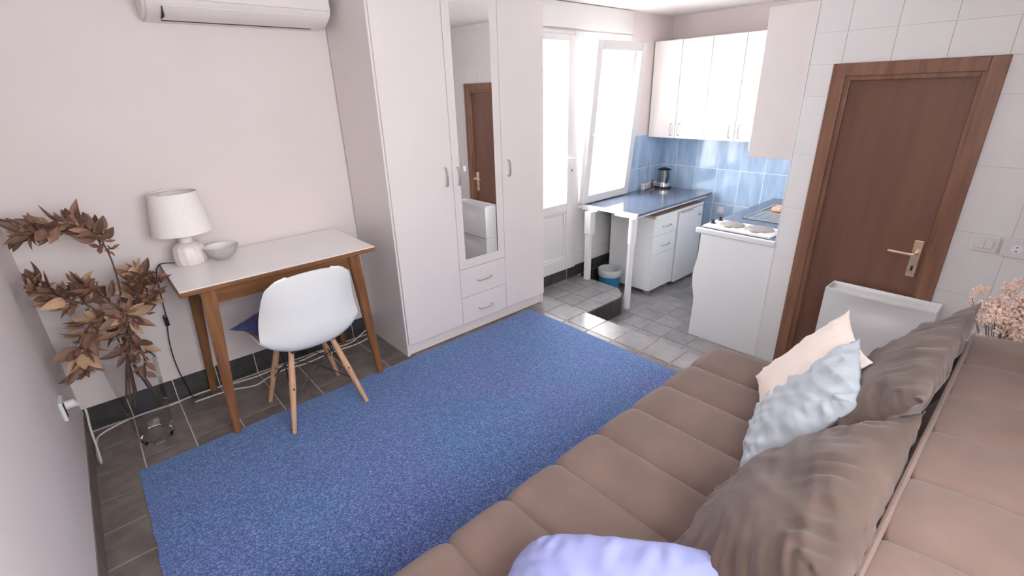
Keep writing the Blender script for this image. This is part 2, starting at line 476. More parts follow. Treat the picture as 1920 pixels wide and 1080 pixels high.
# baseboard tiles
bb = struct(obj('baseboard_back', B((XL + .002, 2.55, YB - .006, YB, 0.0, .128)), GROUT), 'dark tile baseboard along the desk wall')
xs = [XL] + [0.069 + .2035 * k for k in range(-1, 7)]
for i in range(len(xs) - 1):
    tile('baseboard_tile', bb, BTILE, xs[i] + .003, xs[i + 1] - .002, YB - .011, YB - .004, .002, .130)
bl = struct(obj('baseboard_left', B((XL - .001, XL + .002, YN, YB, 0.0, .105)), GROUT), 'dark tile baseboard along the left wall')
ys = [2.88 - .2055 * k for k in range(14)]
for i in range(len(ys) - 1):
    tile('baseboard_tile', bl, FTILE, XL - .001, XL + .004, ys[i + 1] + .001, ys[i] - .001, .001, .107)
bk = struct(obj('baseboard_kitchen', B((XE, 4.70, YB - .006, YB, ZK, DZ0 - .008)), GROUT), 'dark tiles under the glazed door and window')
for i, x0 in enumerate([2.62, 2.823, 3.027, 3.236, 3.44, 3.645, 3.85]):
    tile('baseboard_tile', bk, BTILE, x0 + .002, x0 + .202, YB - .011, YB - .004, ZP + .002, DZ0 - .009)
    if x0 > 3.4:
        tile('baseboard_tile', bk, BTILE, x0 + .002, x0 + .202, YB - .011, YB - .004, ZK + .002, ZP - .002)

# ------------------------------------------------------------------ brown door in the tiled wall
def prof_bar(y0, y1, z0, z1, x0, x1, bev=.004):
    return B((x0, x1, y0, y1, z0, z1), bev=bev)
door1 = bpy.data.objects.new('door_1', None); COL.objects.link(door1); door1.location = (XR, .64, ZK); struct(door1, 'brown wooden door with brass lever handle in a brown frame')
FB, FT = ZK + .001, 1.617
obj('frame_post', B((XR - .016, XR + .02, .930, .999, FB, FT), bev=.004), FRAMEW, door1)
obj('frame_post', B((XR - .016, XR + .02, .279, .345, FB, FT), bev=.004), FRAMEW, door1)
obj('frame_head', B((XR - .016, XR + .02, .3445, .9305, 1.551, FT), bev=.004), FRAMEW, door1)
obj('door_stop', B((XR - .004, XR + .05, .905, .932, FB, 1.552), (XR - .004, XR + .05, .344, .366, FB, 1.552), (XR - .004, XR + .05, .366, .905, 1.528, 1.552), bev=.003), FRAMEW, door1)
leaf = obj('door_leaf', B((XR + .022, XR + .058, .36, .912, FB + .01, 1.535), bev=.003), DOORW, door1)
plate = obj('handle_plate', B((XR + .012, XR + .0225, .385, .425, .49, .70), bev=.003), BRASS, leaf)
obj('lever_handle', tube(spline([(XR + .015, .405, .632), (XR - .025, .405, .632), (XR - .040, .415, .632), (XR - .042, .45, .632), (XR - .040, .525, .634)], 6), .0085, 10), BRASS, leaf, smooth=True)
obj('keyhole', B((XR + .010, XR + .0125, .400, .410, .525, .555), bev=.002), DARK, leaf)

# ------------------------------------------------------------------ glazed kitchen door and tilted window
door2 = bpy.data.objects.new('door_2', None); COL.objects.link(door2); door2.location = (2.94, YB, DZ0); struct(door2, 'white glazed kitchen door with solid lower panel')
yf0, yf1 = YB - .012, YB + .07
obj('frame_post', B((DX0, DX0 + .05, yf0, yf1, DZ0, DZ1), bev=.005), PVC, door2)
obj('frame_post', B((DX1 - .028, DX1 + .018, yf0 - .004, yf1, DZ0, DZ1), bev=.005), PVC, door2)
obj('frame_head', B((DX0 + .05, DX1 - .028, yf0, yf1, DZ1 - .03, DZ1), bev=.005), PVC, door2)
lf = obj('door_leaf', B((DX0 + .05, DX0 + .145, yf0 - .008, yf1 - .02, DZ0 + .005, DZ1 - .03), (3.205, DX1 - .028, yf0 - .008, yf1 - .02, DZ0 + .005, DZ1 - .03),
                        (DX0 + .145, 3.205, yf0 - .008, yf1 - .02, 1.885, DZ1 - .03), (DX0 + .145, 3.205, yf0 - .008, yf1 - .02, .508, .582),
                        (DX0 + .145, 3.205, yf0 - .008, yf1 - .02, DZ0 + .005, .062), bev=.005), PVC, door2)
obj('glass_pane', B((DX0 + .14, 3.21, YB + .018, YB + .028, .578, 1.89)), GLASS, lf)
obj('lower_panel', B((DX0 + .14, 3.21, YB + .006, YB + .03, .058, .512)), PVC, lf)
obj('panel_bead', B((3.186, 3.207, YB - .008, YB + .01, .060, .51), (DX0 + .143, 3.186, YB - .008, YB + .01, .488, .51), (DX0 + .143, 3.186, YB - .008, YB + .01, .060, .082), bev=.004), PVC, lf)
obj('lever_handle', tube(spline([(3.255, YB - .02, .968), (3.255, YB - .06, .968), (3.245, YB - .066, .968), (3.15, YB - .062, .972)], 6), .010, 10), PVC, lf, smooth=True)
obj('handle_plate', B((3.243, 3.267, yf0 - .020, yf0 - .0075, .835, .995), bev=.004), PVC, lf)
obj('keyhole', B((3.250, 3.260, yf0 - .022, yf0 - .0195, .855, .878), bev=.001), DARK, lf)
obj('threshold', B((DX0, DX1 + .02, YB - .02, YB + .10, DZ0 - .012, DZ0 + .006), bev=.003), PVC, door2)

win1 = bpy.data.objects.new('window_1', None); COL.objects.link(win1); win1.location = (3.69, YB, .52); struct(win1, 'white kitchen window with its sash tilted inwards')
WX0 = DX1 + .018
obj('window_frame', B((WX0, WX0 + .045, yf0, yf1, .52, DZ1), (WX1 - .045, WX1, yf0, yf1, .52, DZ1), (WX0 + .045, WX1 - .045, yf0, yf1, DZ1 - .05, DZ1), (WX0 + .045, WX1 - .045, yf0, yf1, .52, .565), bev=.005), PVC, win1)
obj('window_sill', B((WX0 + .02, WX1 + .02, YB - .045, YB + .02, .505, .528), bev=.004), PVC, win1)
obj('lower_panel', B((WX0, WX1, YB - .002, YB + .05, .055, .506)), PVC, win1)
obj('panel_rail', B((WX0, WX1, YB - .012, YB + .05, DZ0, .058), (WX0, WX0 + .05, YB - .012, YB + .05, .058, .505), bev=.004), PVC, win1)
# sash turns about its lower edge
sash = bpy.data.objects.new('sash', None); COL.objects.link(sash); sash.parent = win1
sash_loc = Vector((3.73, YB - .004, .545)); sash.location = sash_loc - root_loc(win1)
SW, SH, st = .348, 1.36, .075
def sash_part(name, bm, m):
    me = bpy.data.meshes.new(name); bmesh.ops.recalc_face_normals(bm, faces=bm.faces); bm.to_mesh(me); bm.free(); me.materials.append(m)
    o = bpy.data.objects.new(name, me); COL.objects.link(o); o.parent = sash
    return o
sash_part('sash_frame', B((-SW, -SW + st, -.055, 0, 0, SH), (SW - st, SW, -.055, 0, 0, SH), (-SW + st, SW - st, -.055, 0, 0, st), (-SW + st, SW - st, -.055, 0, SH - st, SH), bev=.006), PVC)
sash_part('glass_pane', B((-SW + st - .005, SW - st + .005, -.03, -.02, st - .005, SH - st + .005)), GLASS)
sash_part('window_handle', tube([(-SW + .035, -.05, .62), (-SW + .035, -.085, .62), (-SW + .035, -.09, .60), (-SW + .035, -.09, .50)], .009, 8), PVC)
sash.rotation_euler = (math.radians(4.9), 0, 0)
# roller-shutter casing above the unit
struct(obj('trim_2', B((DX0, WX1 - .01, YB - .03, YB, DZ1 + .012, ZC - .004), bev=.006), PVC), 'white shutter casing above door and window')
# unseen window added behind the sofa to light the main room
fill_win = bpy.data.objects.new('fill_window', None); COL.objects.link(fill_win); fill_win.location = (.50, YN, NZ0); struct(fill_win, 'unseen white window added behind the sofa to light the main room')
fw = .06
obj('window_frame', B((NX0, NX0 + fw, YN - .11, YN - .04, NZ0, NZ1), (NX1 - fw, NX1, YN - .11, YN - .04, NZ0, NZ1), (.50 - fw / 2, .50 + fw / 2, YN - .11, YN - .04, NZ0, NZ1),
                      (NX0, NX1, YN - .11, YN - .04, NZ0, NZ0 + fw), (NX0, NX1, YN - .11, YN - .04, NZ1 - fw, NZ1)), PVC, fill_win)
obj('glass_pane', B((NX0 + .05, NX1 - .05, YN - .08, YN - .07, NZ0 + .05, NZ1 - .05)), GLASS, fill_win)
obj('window_sill', B((NX0 - .03, NX1 + .03, YN - .04, YN + .02, NZ0 - .025, NZ0), bev=.004), PVC, fill_win)

# ------------------------------------------------------------------ outside: ground and neighbour's shuttered facade
ground = struct(obj('ground', B((-8, 14, 3.1, 16, -.9, -.55)), CONC), 'pale paved ground outside')
nb = thing('neighbouring_house', (6.5, 8.0, -.55), 'pale facade with grey slatted shutter seen through the glazed door', 'house')
obj('facade', B((3.0, 13.0, 8.0, 8.4, -.55, 2.4)), CONC, nb)
sh = obj('shutter', B((6.9, 7.9, 7.95, 8.01, .1, 1.45)), SHUT, nb)
for k in range(8):
    obj('slat', B((6.92, 7.88, 7.93, 7.95, .14 + .16 * k, .25 + .16 * k)), SHUT, sh)

# ------------------------------------------------------------------ carpet
def carpet():
    bm = bmesh.new()
    x0, x1, y0, y1 = -.162, 2.256, .35, 2.378
    nx, ny = 60, 50
    vs_ = {}
    for i in range(nx + 1):
        for j in range(ny + 1):
            x, y = x0 + (x1 - x0) * i / nx, y0 + (y1 - y0) * j / ny
            if i in (0, nx): x += noise.noise((x * 9, y * 14, 1)) * .006
            if j in (0, ny): y += noise.noise((x * 14, y * 9, 2)) * .006
            z = .0085 + noise.noise((x * 2, y * 2, 5)) * .0012
            if i in (0, nx) or j in (0, ny): z = .004
            vs_[i, j] = bm.verts.new((x, y, z))
    for i in range(nx):
        for j in range(ny):
            bm.faces.new((vs_[i, j], vs_[i + 1, j], vs_[i + 1, j + 1], vs_[i, j + 1]))
    r = bmesh.ops.extrude_edge_only(bm, edges=[e for e in bm.edges if e.is_boundary])
    for v in r['geom']:
        if isinstance(v, bmesh.types.BMVert): v.co.z = .0004
    return bm
tag(obj('carpet', carpet(), CARPET, smooth=True), 'mottled blue low-pile carpet covering the main floor', 'carpet')

# ------------------------------------------------------------------ wardrobe
wd = thing('wardrobe', (1.82, 2.65, 0), 'tall white three-door wardrobe with mirror and two drawers', 'wardrobe')
X0, X1, YF, YBK, ZT = 1.225, 2.420, 2.405, 2.885, 2.040
obj('side_panel', B((X0, X0 + .018, YF + .002, YBK, 0, ZT), bev=.0015, seg=1), LAMI, wd)
obj('side_panel', B((X1 - .018, X1, YF + .002, YBK, 0, ZT), bev=.0015, seg=1), LAMI, wd)
obj('carcass', B((X0 + .018, X1 - .018, YF + .025, YBK, .07, ZT - .018)), LAMI_IN, wd)
obj('top_panel', B((X0, X1, YF + .002, YBK, ZT - .018, ZT + .002), bev=.0015, seg=1), LAMI, wd)
obj('plinth', B((X0 + .018, X1 - .018, YF + .012, YF + .03, .004, .072)), LAMI, wd)
def bow(p0, p1, out=(0, -.026, 0)):
    a, b, o_ = Vector(p0), Vector(p1), Vector(out)
    return tube(spline([a, a + o_ * .85 + (b - a) * .04, (a + b) / 2 + o_ * 1.12, b + o_ * .85 - (b - a) * .04, b], 5), .0048, 8)
def wd_door(x0, x1, z0, z1, h0, h1, name='door'):
    d = obj(name, B((x0 + .0015, x1 - .0015, YF - .014, YF + .003, z0 + .0015, z1 - .0015), bev=.0015, seg=1), LAMI, wd)
    obj('handle', bow(h0, h1), STEEL, d, smooth=True)
    return d
yh = YF - .013
wd_door(X0 + .008, 1.650, .082, ZT - .004, (1.596, yh, 1.122), (1.596, yh, 1.018))
dm = wd_door(1.650, 2.036, .467, ZT - .004, (1.684, yh, 1.115), (1.684, yh, 1.012))
wd_door(2.036, X1 - .003, .082, ZT - .004, (2.085, yh, 1.115), (2.085, yh, 1.015))
wd_door(1.650, 2.036, .268, .467, (1.785, yh, .37), (1.898, yh, .37), 'drawer')
wd_door(1.650, 2.036, .082, .268, (1.785, yh, .163), (1.898, yh, .163), 'drawer')
obj('mirror', B((1.700, 1.973, YF - .0185, YF - .0138, .531, 1.975)), MIRROR, dm)
obj('mirror_clip', B((1.724, 1.744, YF - .026, YF - .018, 1.085, 1.118), bev=.004), WHITE, dm)
o = obj('screw_cap', tube([(X0 - .0015, 2.72, 1.62), (X0 + .002, 2.72, 1.62)], .005, 10), LAMI_IN, wd)
obj('screw_cap', tube([(X0 - .0015, 2.52, 1.62), (X0 + .002, 2.52, 1.62)], .005, 10), LAMI_IN, wd)

# ------------------------------------------------------------------ air conditioner
ac = thing('air_conditioner', (.79, YB, 1.855), 'white wall-mounted air conditioner above the desk', 'air conditioner')
acp = [(YB - .002, 1.855), (2.825, 1.858), (2.775, 1.868), (2.735, 1.888), (2.712, 1.912), (2.705, 1.94), (2.708, 2.07), (2.725, 2.115), (2.76, 2.130), (YB - .002, 2.132)]
bm = prism(acp, 'x', .385, 1.190)
bmesh.ops.bevel(bm, geom=[e for e in bm.edges if abs(e.verts[0].co.x - e.verts[1].co.x) < 1e-6], offset=.014, segments=3, affect='EDGES')
obj('casing', bm, ACW, ac, smooth=True)
obj('front_panel', prism([(2.703, 1.928), (2.699, 1.93), (2.699, 2.075), (2.712, 2.108), (2.72, 2.10)], 'x', .40, 1.175), ACW, ac)
obj('outlet_slot', prism([(2.83, 1.855), (2.80, 1.8595), (2.80, 1.868), (2.83, 1.868)], 'x', .455, 1.115), DARK, ac)
obj('louvre_flap', prism([(2.806, 1.8565), (2.775, 1.8635), (2.732, 1.884), (2.716, 1.902), (2.719, 1.906), (2.737, 1.890), (2.777, 1.871), (2.807, 1.864)], 'x', .455, 1.125), ACW, ac, smooth=True)
obj('flap_gap', B((.4505, .4545, 2.72, 2.80, 1.860, 1.90)), DARK, ac)

# ------------------------------------------------------------------ desk
dk = thing('desk', (.63, 2.61, 0), 'small walnut desk with white laminate top and splayed legs', 'desk')
TX0, TX1, TY0, TY1, TZ = .172, 1.078, 2.335, 2.885, .775
obj('tabletop', B((TX0, TX1, TY0, TY1, TZ - .026, TZ - .004), bev=.003), DESKE, dk)
obj('top_laminate', B((TX0 + .004, TX1 - .004, TY0 + .004, TY1 - .004, TZ - .005, TZ), bev=.001, seg=1), DESKT, dk)
obj('apron', B((.275, .975, TY0 + .05, TY0 + .07, TZ - .105, TZ - .026)), DESKE, dk)
obj('apron', B((.275, .975, TY1 - .07, TY1 - .05, TZ - .105, TZ - .026)), DESKE, dk)
obj('apron', B((.265, .285, TY0 + .06, TY1 - .06, TZ - .105, TZ - .026)), DESKW, dk)
obj('apron', B((.965, .985, TY0 + .06, TY1 - .06, TZ - .105, TZ - .026)), DESKW, dk)
def taper(p0, s0, p1, s1, bev=.006):
    bm = bmesh.new()
    v = [[bm.verts.new(Vector(p) + Vector((a * s[0], b * s[1], 0))) for a, b in ((-1, -1), (1, -1), (1, 1), (-1, 1))] for p, s in ((p0, s0), (p1, s1))]
    for k in range(4): bm.faces.new((v[0][k], v[0][(k + 1) % 4], v[1][(k + 1) % 4], v[1][k]))
    bm.faces.new(v[0][::-1]); bm.faces.new(v[1])
    bmesh.ops.bevel(bm, geom=list(bm.edges), offset=bev, segments=2, affect='EDGES')
    return bm
for lx, fx in ((.285, .236), (.965, 1.005)):
    for ly, fy in ((TY0 + .05, 2.352), (TY1 - .05, 2.868)):
        zf = .009 if fy < 2.4 else 0
        obj('leg', taper((lx, ly, TZ - .026), (.030, .022), (fx, fy, zf), (.016, .014)), DESKW, dk)

# ------------------------------------------------------------------ lamp, cord, bowl
LX, LY = .300, 2.765
lamp = thing('table_lamp', (LX, LY, TZ), 'small table lamp with white drum shade on ribbed ceramic base', 'lamp')
rib = lambda a, z: 1 + .035 * math.sin(a * 13 + z * 25) * (1 if z < .095 else 0)
obj('lamp_base', lathe([(0, .001), (.062, .001), (.068, .008), (.070, .045), (.066, .085), (.052, .103), (.030, .110), (.028, .135), (.022, .140), (0, .140)], (LX, LY, TZ), 64, fn=rib), CERAM, lamp, smooth=True)
obj('lamp_neck', lathe([(0, .139), (.018, .139), (.018, .175), (.012, .18), (.012, .215), (0, .215)], (LX, LY, TZ), 16), BRASS, lamp, smooth=True)
obj('lamp_shade', lathe([(.130, .160), (.100, .352), (.098, .352), (.128, .160), (.130, .160)], (LX, LY, TZ), 48), SHADE, lamp, smooth=True)
sp = obj('shade_ring', tube([(LX + .099 * math.cos(a * PI / 12), LY + .099 * math.sin(a * PI / 12), TZ + .345) for a in range(25)], .0015, 6), STEEL, lamp)
bm = bmesh.new()
for k in range(3):
    a = k * 2 * PI / 3
    tube([(LX, LY, TZ + .21), (LX + .099 * math.cos(a), LY + .099 * math.sin(a), TZ + .345)], .0013, 6, bm)
obj('shade_spider', bm, STEEL, lamp)
cordp = [(LX - .06, LY + .03, TZ + .010), (.225, 2.82, TZ + .005), (.178, 2.845, TZ + .004), (.155, 2.865, TZ - .03), (.145, 2.87, .68), (.138, 2.87, .58), (.132, 2.87, .49), (.112, 2.87, .36), (.108, 2.87, .22), (.122, 2.868, .08), (.14, 2.85, .004), (.22, 2.84, .004)]
obj('cord', tube(spline(cordp, 6), .0028, 6), BLACK, lamp, smooth=True)
obj('cord_switch', B((.118, .138, 2.862, 2.882, .445, .505), bev=.006), BLACK, lamp)
bowl = thing('bowl', (.432, 2.715, TZ), 'small round grey bowl with white inside on the desk', 'bowl')
obj('bowl_body', lathe([(0, .001), (.028, .001), (.032, .006), (.055, .022), (.072, .050), (.078, .070), (.0755, .0705)], (.432, 2.715, TZ), 40), BOWLM, bowl, smooth=True)
obj('bowl_glaze', lathe([(.0755, .0705), (.069, .050), (.052, .026), (.030, .011), (0, .009)], (.432, 2.715, TZ), 40), BOWLI, bowl, smooth=True)

# ------------------------------------------------------------------ chair
CX, CY = .628, 2.335
ch = thing('shell_chair', (CX, CY, 0), 'white plastic shell chair on beech dowel legs at the desk', 'chair')
def shell():
    # rows: y, z of the centre line, half width, edge lift, edge forward
    rows = [(.245, .400, .165, .004, 0), (.235, .418, .205, .008, 0), (.19, .433, .228, .016, 0), (.10, .430, .232, .034, 0), (.00, .420, .230, .055, .0),
            (-.09, .412, .236, .080, .0), (-.165, .418, .238, .085, .020), (-.205, .455, .236, .070, .050), (-.222, .520, .230, .045, .070),
            (-.232, .600, .221, .022, .070), (-.245, .670, .212, .008, .058), (-.258, .735, .202, -.002, .042), (-.268, .785, .188, -.012, .030), (-.273, .812, .160, -.018, .020), (-.275, .822, .105, -.010, .008)]
    pts = []
    for a in spline([(r[0], r[1], r[2]) for r in rows], 3): pts.append(a)
    lf_ = spline([(r[3], r[4], 0) for r in rows], 3)
    bm = bmesh.new(); n = 16; grid = []
    for p, l in zip(pts, lf_):
        row = []
        for k in range(-n, n + 1):
            u = k / n; e = abs(u) ** 2.6
            x = p.z * (u if abs(u) < .7 else math.copysign(.7 + (abs(u) - .7) * (1 - .12 * (abs(u) - .7) / .3), u))
            row.append(bm.verts.new((CX + x, CY + p.x + l.y * e, p.y + l.x * e)))
        grid.append(row)
    for a, b in zip(grid, grid[1:]):
        for k in range(2 * n): bm.faces.new((a[k], a[k + 1], b[k + 1], b[k]))
    bmesh.ops.recalc_face_normals(bm, faces=bm.faces)
    bmesh.ops.solidify(bm, geom=bm.faces[:], thickness=.007)
    return bm
obj('seat_shell', shell(), SHELL, ch, smooth=True)
feet = [(-.19, -.19), (.19, -.19), (-.19, .19), (.19, .19)]
for fx, fy in feet:
    zf = .0085 if CY + fy < 2.38 else .0
    top = Vector((CX + fx * .52, CY + fy * .50, .395)); bot = Vector((CX + fx, CY + fy, zf))
    l = obj('leg', tube([top, top * .6 + bot * .4, bot], [.0125, .0165, .0105], 12), BEECH, ch, smooth=True)
    q = top * .55 + bot * .45
    obj('bolt', tube([q + Vector((0, -.02, 0)), q + Vector((0, -.014, 0))], .004, 8), WIRE, l)
bm = bmesh.new()
def legpt(f, t): return Vector((CX + f[0] * (.52 + .48 * t), CY + f[1] * (.5 + .5 * t), .395 * (1 - t)))
for a, b in ((0, 1), (2, 3), (0, 2), (1, 3)):
    m_ = (legpt(feet[a], .2) + legpt(feet[b], .2)) / 2; m_.z = .285
    tube([legpt(feet[a], .12), m_, legpt(feet[b], .12)], .003, 6, bm)
    tube([legpt(feet[a], .62), m_], .003, 6, bm); tube([legpt(feet[b], .62), m_], .003, 6, bm)
obj('wire_brace', bm, WIRE, ch)
bm = bmesh.new()
for s in (-1, 1):
    tube([(CX + s * .10, CY - .12, .392), (CX + s * .09, CY, .386), (CX + s * .10, CY + .12, .392)], .006, 6, bm)
    tube([(CX - .10, CY + s * .10, .390), (CX + .10, CY + s * .10, .390)], .006, 6, bm)
obj('seat_mount', bm, WIRE, ch)

# ------------------------------------------------------------------ pillows
def pillow(w, h, t, seed=0, wr=.004, pinch=.10, n=34, corner=.05, gath=9.0, crease=.6):
    """square cushion in the local xy plane: seamed edge, pinched sides, wrinkles running from the edges"""
    bm = bmesh.new(); V = {}
    for s in (1, -1):
        for i in range(n + 1):
            for j in range(n + 1):
                u, v = -1 + 2 * i / n, -1 + 2 * j / n
                u, v = math.sin(u * PI / 2 * .97) / math.sin(PI / 2 * .97), math.sin(v * PI / 2 * .97) / math.sin(PI / 2 * .97)
                edge = i in (0, n) or j in (0, n)
                if edge and s < 0: V[s, i, j] = V[1, i, j]; continue
                x = u * (1 - pinch * (1 - abs(v) ** 2) * abs(u) ** 3) * w / 2
                y = v * (1 - pinch * (1 - abs(u) ** 2) * abs(v) ** 3) * h / 2
                cs = abs(u * v) ** 4
                x *= 1 + corner * cs; y *= 1 + corner * cs
                prof = max(0, (1 - abs(u) ** 2.6)) ** .62 * max(0, (1 - abs(v) ** 2.6)) ** .62
                z = s * t / 2 * prof
                e = max(abs(u), abs(v))
                band = math.exp(-((e - .78) / .22) ** 2) * (0 if edge else 1)
                if abs(u) > abs(v): k = noise.noise((v * gath + seed, u * 1.6, seed * 3.1 + s))
                else: k = noise.noise((u * gath + seed, v * 1.6, seed * 1.7 + s + 9))
                c1 = 1 - 2.4 * abs(noise.noise((u * 2.6 + v * 2.2 + seed, (v - u) * .7 + seed, seed)))
                c2 = 1 - 2.4 * abs(noise.noise(((u - v * .4) * .9 + seed, (v * 2.7 + u) * 1.5, seed + 5)))
                z += s * wr * (k * band * 2.4 + crease * (max(c1, -.6) + max(c2, -.6)) * min(1, prof * 2.2))
                V[s, i, j] = bm.verts.new((x, y, z))
    for s in (1, -1):
        for i in range(n):
            for j in range(n):
                f = (V[s, i, j], V[s, i + 1, j], V[s, i + 1, j + 1], V[s, i, j + 1])
                bm.faces.new(f if s > 0 else f[::-1])
    bm.normal_update()
    return bm
def cushion(name, bm, m, loc, ax, ay, label, cat='cushion'):
    """place a pillow: ax, ay are the world directions of its local x and y"""
    ax = Vector(ax).normalized(); ay = Vector(ay); ay = (ay - ax * ay.dot(ax)).normalized(); az = ax.cross(ay)
    me = bpy.data.meshes.new(name)
    for f in bm.faces: f.smooth = True
    bmesh.ops.recalc_face_normals(bm, faces=bm.faces)
    bm.to_mesh(me); bm.free(); me.materials.append(m)
    o = bpy.data.objects.new(name, me); COL.objects.link(o)
    mw = Matrix((ax, ay, az)).transposed().to_4x4(); mw.translation = loc
    o.matrix_world = mw
    return tag(o, label, cat)
cushion('cushion', pillow(.34, .34, .10, 3), NAVY, (CX - .055, CY + .04, .505), (1, .75, -.06), (-.75, 1, .04), 'dark navy seat cushion lying on the white chair')

# ------------------------------------------------------------------ sofa
sf = thing('sofa_bed', (1.0, .27, .009), 'taupe velvet sofa bed with channel-stitched seat and back', 'sofa')
PITCH, SX0, NCH = .2125, .0475, 9
def channel(profile, x0, x1, groove=.014, end=None, nseg=14):
    """one stitched channel: a (y, z) outline swept over x and drawn in at both seams"""
    cy = sum(p[0] for p in profile) / len(profile); cz = sum(p[1] for p in profile) / len(profile)
    n = len(profile); nrm = []
    for k in range(n):
        a, b = Vector(profile[k - 1]), Vector(profile[(k + 1) % n])
        t = (b - a).normalized(); nr = Vector((t.y, -t.x))
        if nr.dot(Vector((profile[k][0] - cy, profile[k][1] - cz))) < 0: nr = -nr
        nrm.append(nr)
    bm = bmesh.new(); rings = []
    for i in range(nseg + 1):
        u = -1 + 2 * i / nseg
        u = math.sin(u * PI / 2)
        d = groove * (abs(u) ** 7) + groove * .25 * u * u
        x = (x0 + x1) / 2 + u * (x1 - x0) / 2
        if end and u > 0: d = groove * .25 * u * u + end * (1 - math.sqrt(max(0, 1 - u ** 9)))
        if end == -1: pass
        rings.append([bm.verts.new((x, p[0] - nrm[k].x * d, p[1] - nrm[k].y * d)) for k, p in enumerate(profile)])
    for a, b in zip(rings, rings[1:]):
        for k in range(n): bm.faces.new((a[k], a[(k + 1) % n], b[(k + 1) % n], b[k]))
    bm.faces.new(rings[0][::-1]); bm.faces.new(rings[-1])
    return bm
def arc(cy, cz, r, a0, a1, n=5):
    return [(cy + r * math.cos(math.radians(a0 + (a1 - a0) * k / n)), cz + r * math.sin(math.radians(a0 + (a1 - a0) * k / n))) for k in range(n + 1)]
seat_prof = [(.14, .20), (.50, .20)] + arc(.815, .245, .045, -90, 0, 3) + arc(.800, .362, .062, 0, 90, 6) + [(.65, .4255), (.50, .426), (.35, .426), (.22, .424)] + arc(.17, .392, .03, 90, 180, 3)
def p_round(ps): return ps
back_prof = [(.105, .30), (.128, .40), (.118, .55), (.088, .68), (.062, .735), (.049, .757), (.043, .770), (.030, .777), (-.02, .786), (-.10, .795), (-.17, .792), (-.225, .772), (-.262, .735), (-.280, .68), (-.285, .55), (-.285, .30)]
ms = mb = None
for k in range(NCH):
    x0, x1 = SX0 + PITCH * k, SX0 + PITCH * (k + 1)
    last = k == NCH - 1
    for nm, prof in (('seat_channel', seat_prof), ('back_channel', back_prof)):
        bm = channel(prof, x0, x1 + (.03 if last else 0), end=.045 if last else None)
        o = obj(nm, bm, BROWN, sf, smooth=True)
pip = [(SX0, .041, .772), (SX0 + PITCH * NCH - .03, .041, .772), (SX0 + PITCH * NCH + .015, .040, .764), (SX0 + PITCH * NCH + .028, .03, .745)]
obj('piping', tube(pip, .006, 8), BROWN, sf, smooth=True)
obj('base_frame', B((.06, 1.95, .12, .80, .07, .205), (.06, 1.95, -.24, .13, .10, .34), bev=.01), BROWN, sf)
for x in (.15, 1.86):
    for y in (-.18, .72):
        obj('leg', tube([(x, y, .075), (x, y, .0095 if y > .35 else .0)], [.022, .016], 10), BLACK, sf)

cushion('cushion', pillow(.66, .50, .17, 11, wr=.007, pinch=.05, n=80, corner=.02, gath=13, crease=.75), CUSHB, (.985, .216, .612), (1, .02, -.01), (0, -.65, .76), 'large taupe velvet cushion leaning at the front, beside the lavender one')
cushion('cushion', pillow(.70, .54, .125, 23, wr=.007, pinch=.05, n=80, corner=.02, gath=13, crease=.6), CUSHB, (1.592, .203, .652), (1, -.02, .02), (.02, -.54, .84), 'large taupe velvet cushion leaning at the far end of the sofa')
cushion('cushion', pillow(.37, .40, .085, 31, wr=.004, pinch=.06), CREAM, (1.668, .398, .610), (.92, .40, 0), (.084, -.20, .29), 'cream square cushion behind the pale blue one')
cushion('cushion', pillow(.405, .43, .085, 42, wr=.0055, n=76, pinch=.05, crease=1.1, corner=-.01), PALEB, (1.458, .338, .600), (.364, .10, 0), (.04, -.22, .32), 'pale blue crumpled square cushion between the taupe ones')
cushion('cushion', pillow(.48, .52, .15, 57, wr=.0045, n=76, pinch=.0, corner=-.13, crease=1.0), LAVEN, (.490, .315, .556), (-.80, -.42, -.05), (-.24, .42, -.13), 'lavender blue cushion lying at the near end of the sofa')

# ------------------------------------------------------------------ shoe cabinet by the door
sc = thing('shoe_cabinet', (3.25, .48, ZK), 'slim white flip-front shoe cabinet standing before the brown door', 'cabinet')
SY0, SY1, SXF, SXB = .225, .748, 3.165, XR - .018
for k in range(2):
    z0 = ZK + .002 + k * .352; z1 = z0 + .350
    prof = [(SXB, z0), (SXF + .012, z0), (SXF, z0 + .01), (SXF, z1 - .006), (SXF + .004, z1), (SXB, z1)]
    bd = obj('body', B((SXF + .02, SXB, SY0, SY1, z0, z1), bev=.004), WHITE, sc)
    # flip front: flat at its ends, hollowed grip in the middle of its upper edge
    bm = bmesh.new(); nY, nZ = 24, 12; g = {}
    for i in range(nY + 1):
        for j in range(nZ + 1):
            v, w = i / nY, j / nZ
            dip = .022 * math.exp(-((v - .5) / .27) ** 2) * math.exp(-((w - .80) / .16) ** 2)
            g[i, j] = bm.verts.new((SXF + dip, SY0 + (SY1 - SY0) * v, z0 + .004 + (z1 - z0 - .006) * w))
    for i in range(nY):
        for j in range(nZ): bm.faces.new((g[i, j], g[i + 1, j], g[i + 1, j + 1], g[i, j + 1]))
    r = bmesh.ops.extrude_edge_only(bm, edges=[e for e in bm.edges if e.is_boundary])
    for v in r['geom']:
        if isinstance(v, bmesh.types.BMVert): v.co.x = SXF + .0215
    obj('flip_front', bm, WHITE, sc, smooth=True)
zt = ZK + .704
obj('top_rim', B((SXF, SXF + .012, SY0, SY1, zt - .002, zt + .014), (SXB - .006, SXB, SY0, SY1, zt - .002, zt + .014), (SXF, SXB, SY1 - .006, SY1, zt - .002, zt + .014), (SXF, SXB, SY0, SY0 + .006, zt - .002, zt + .014), bev=.002), WHITE, sc)

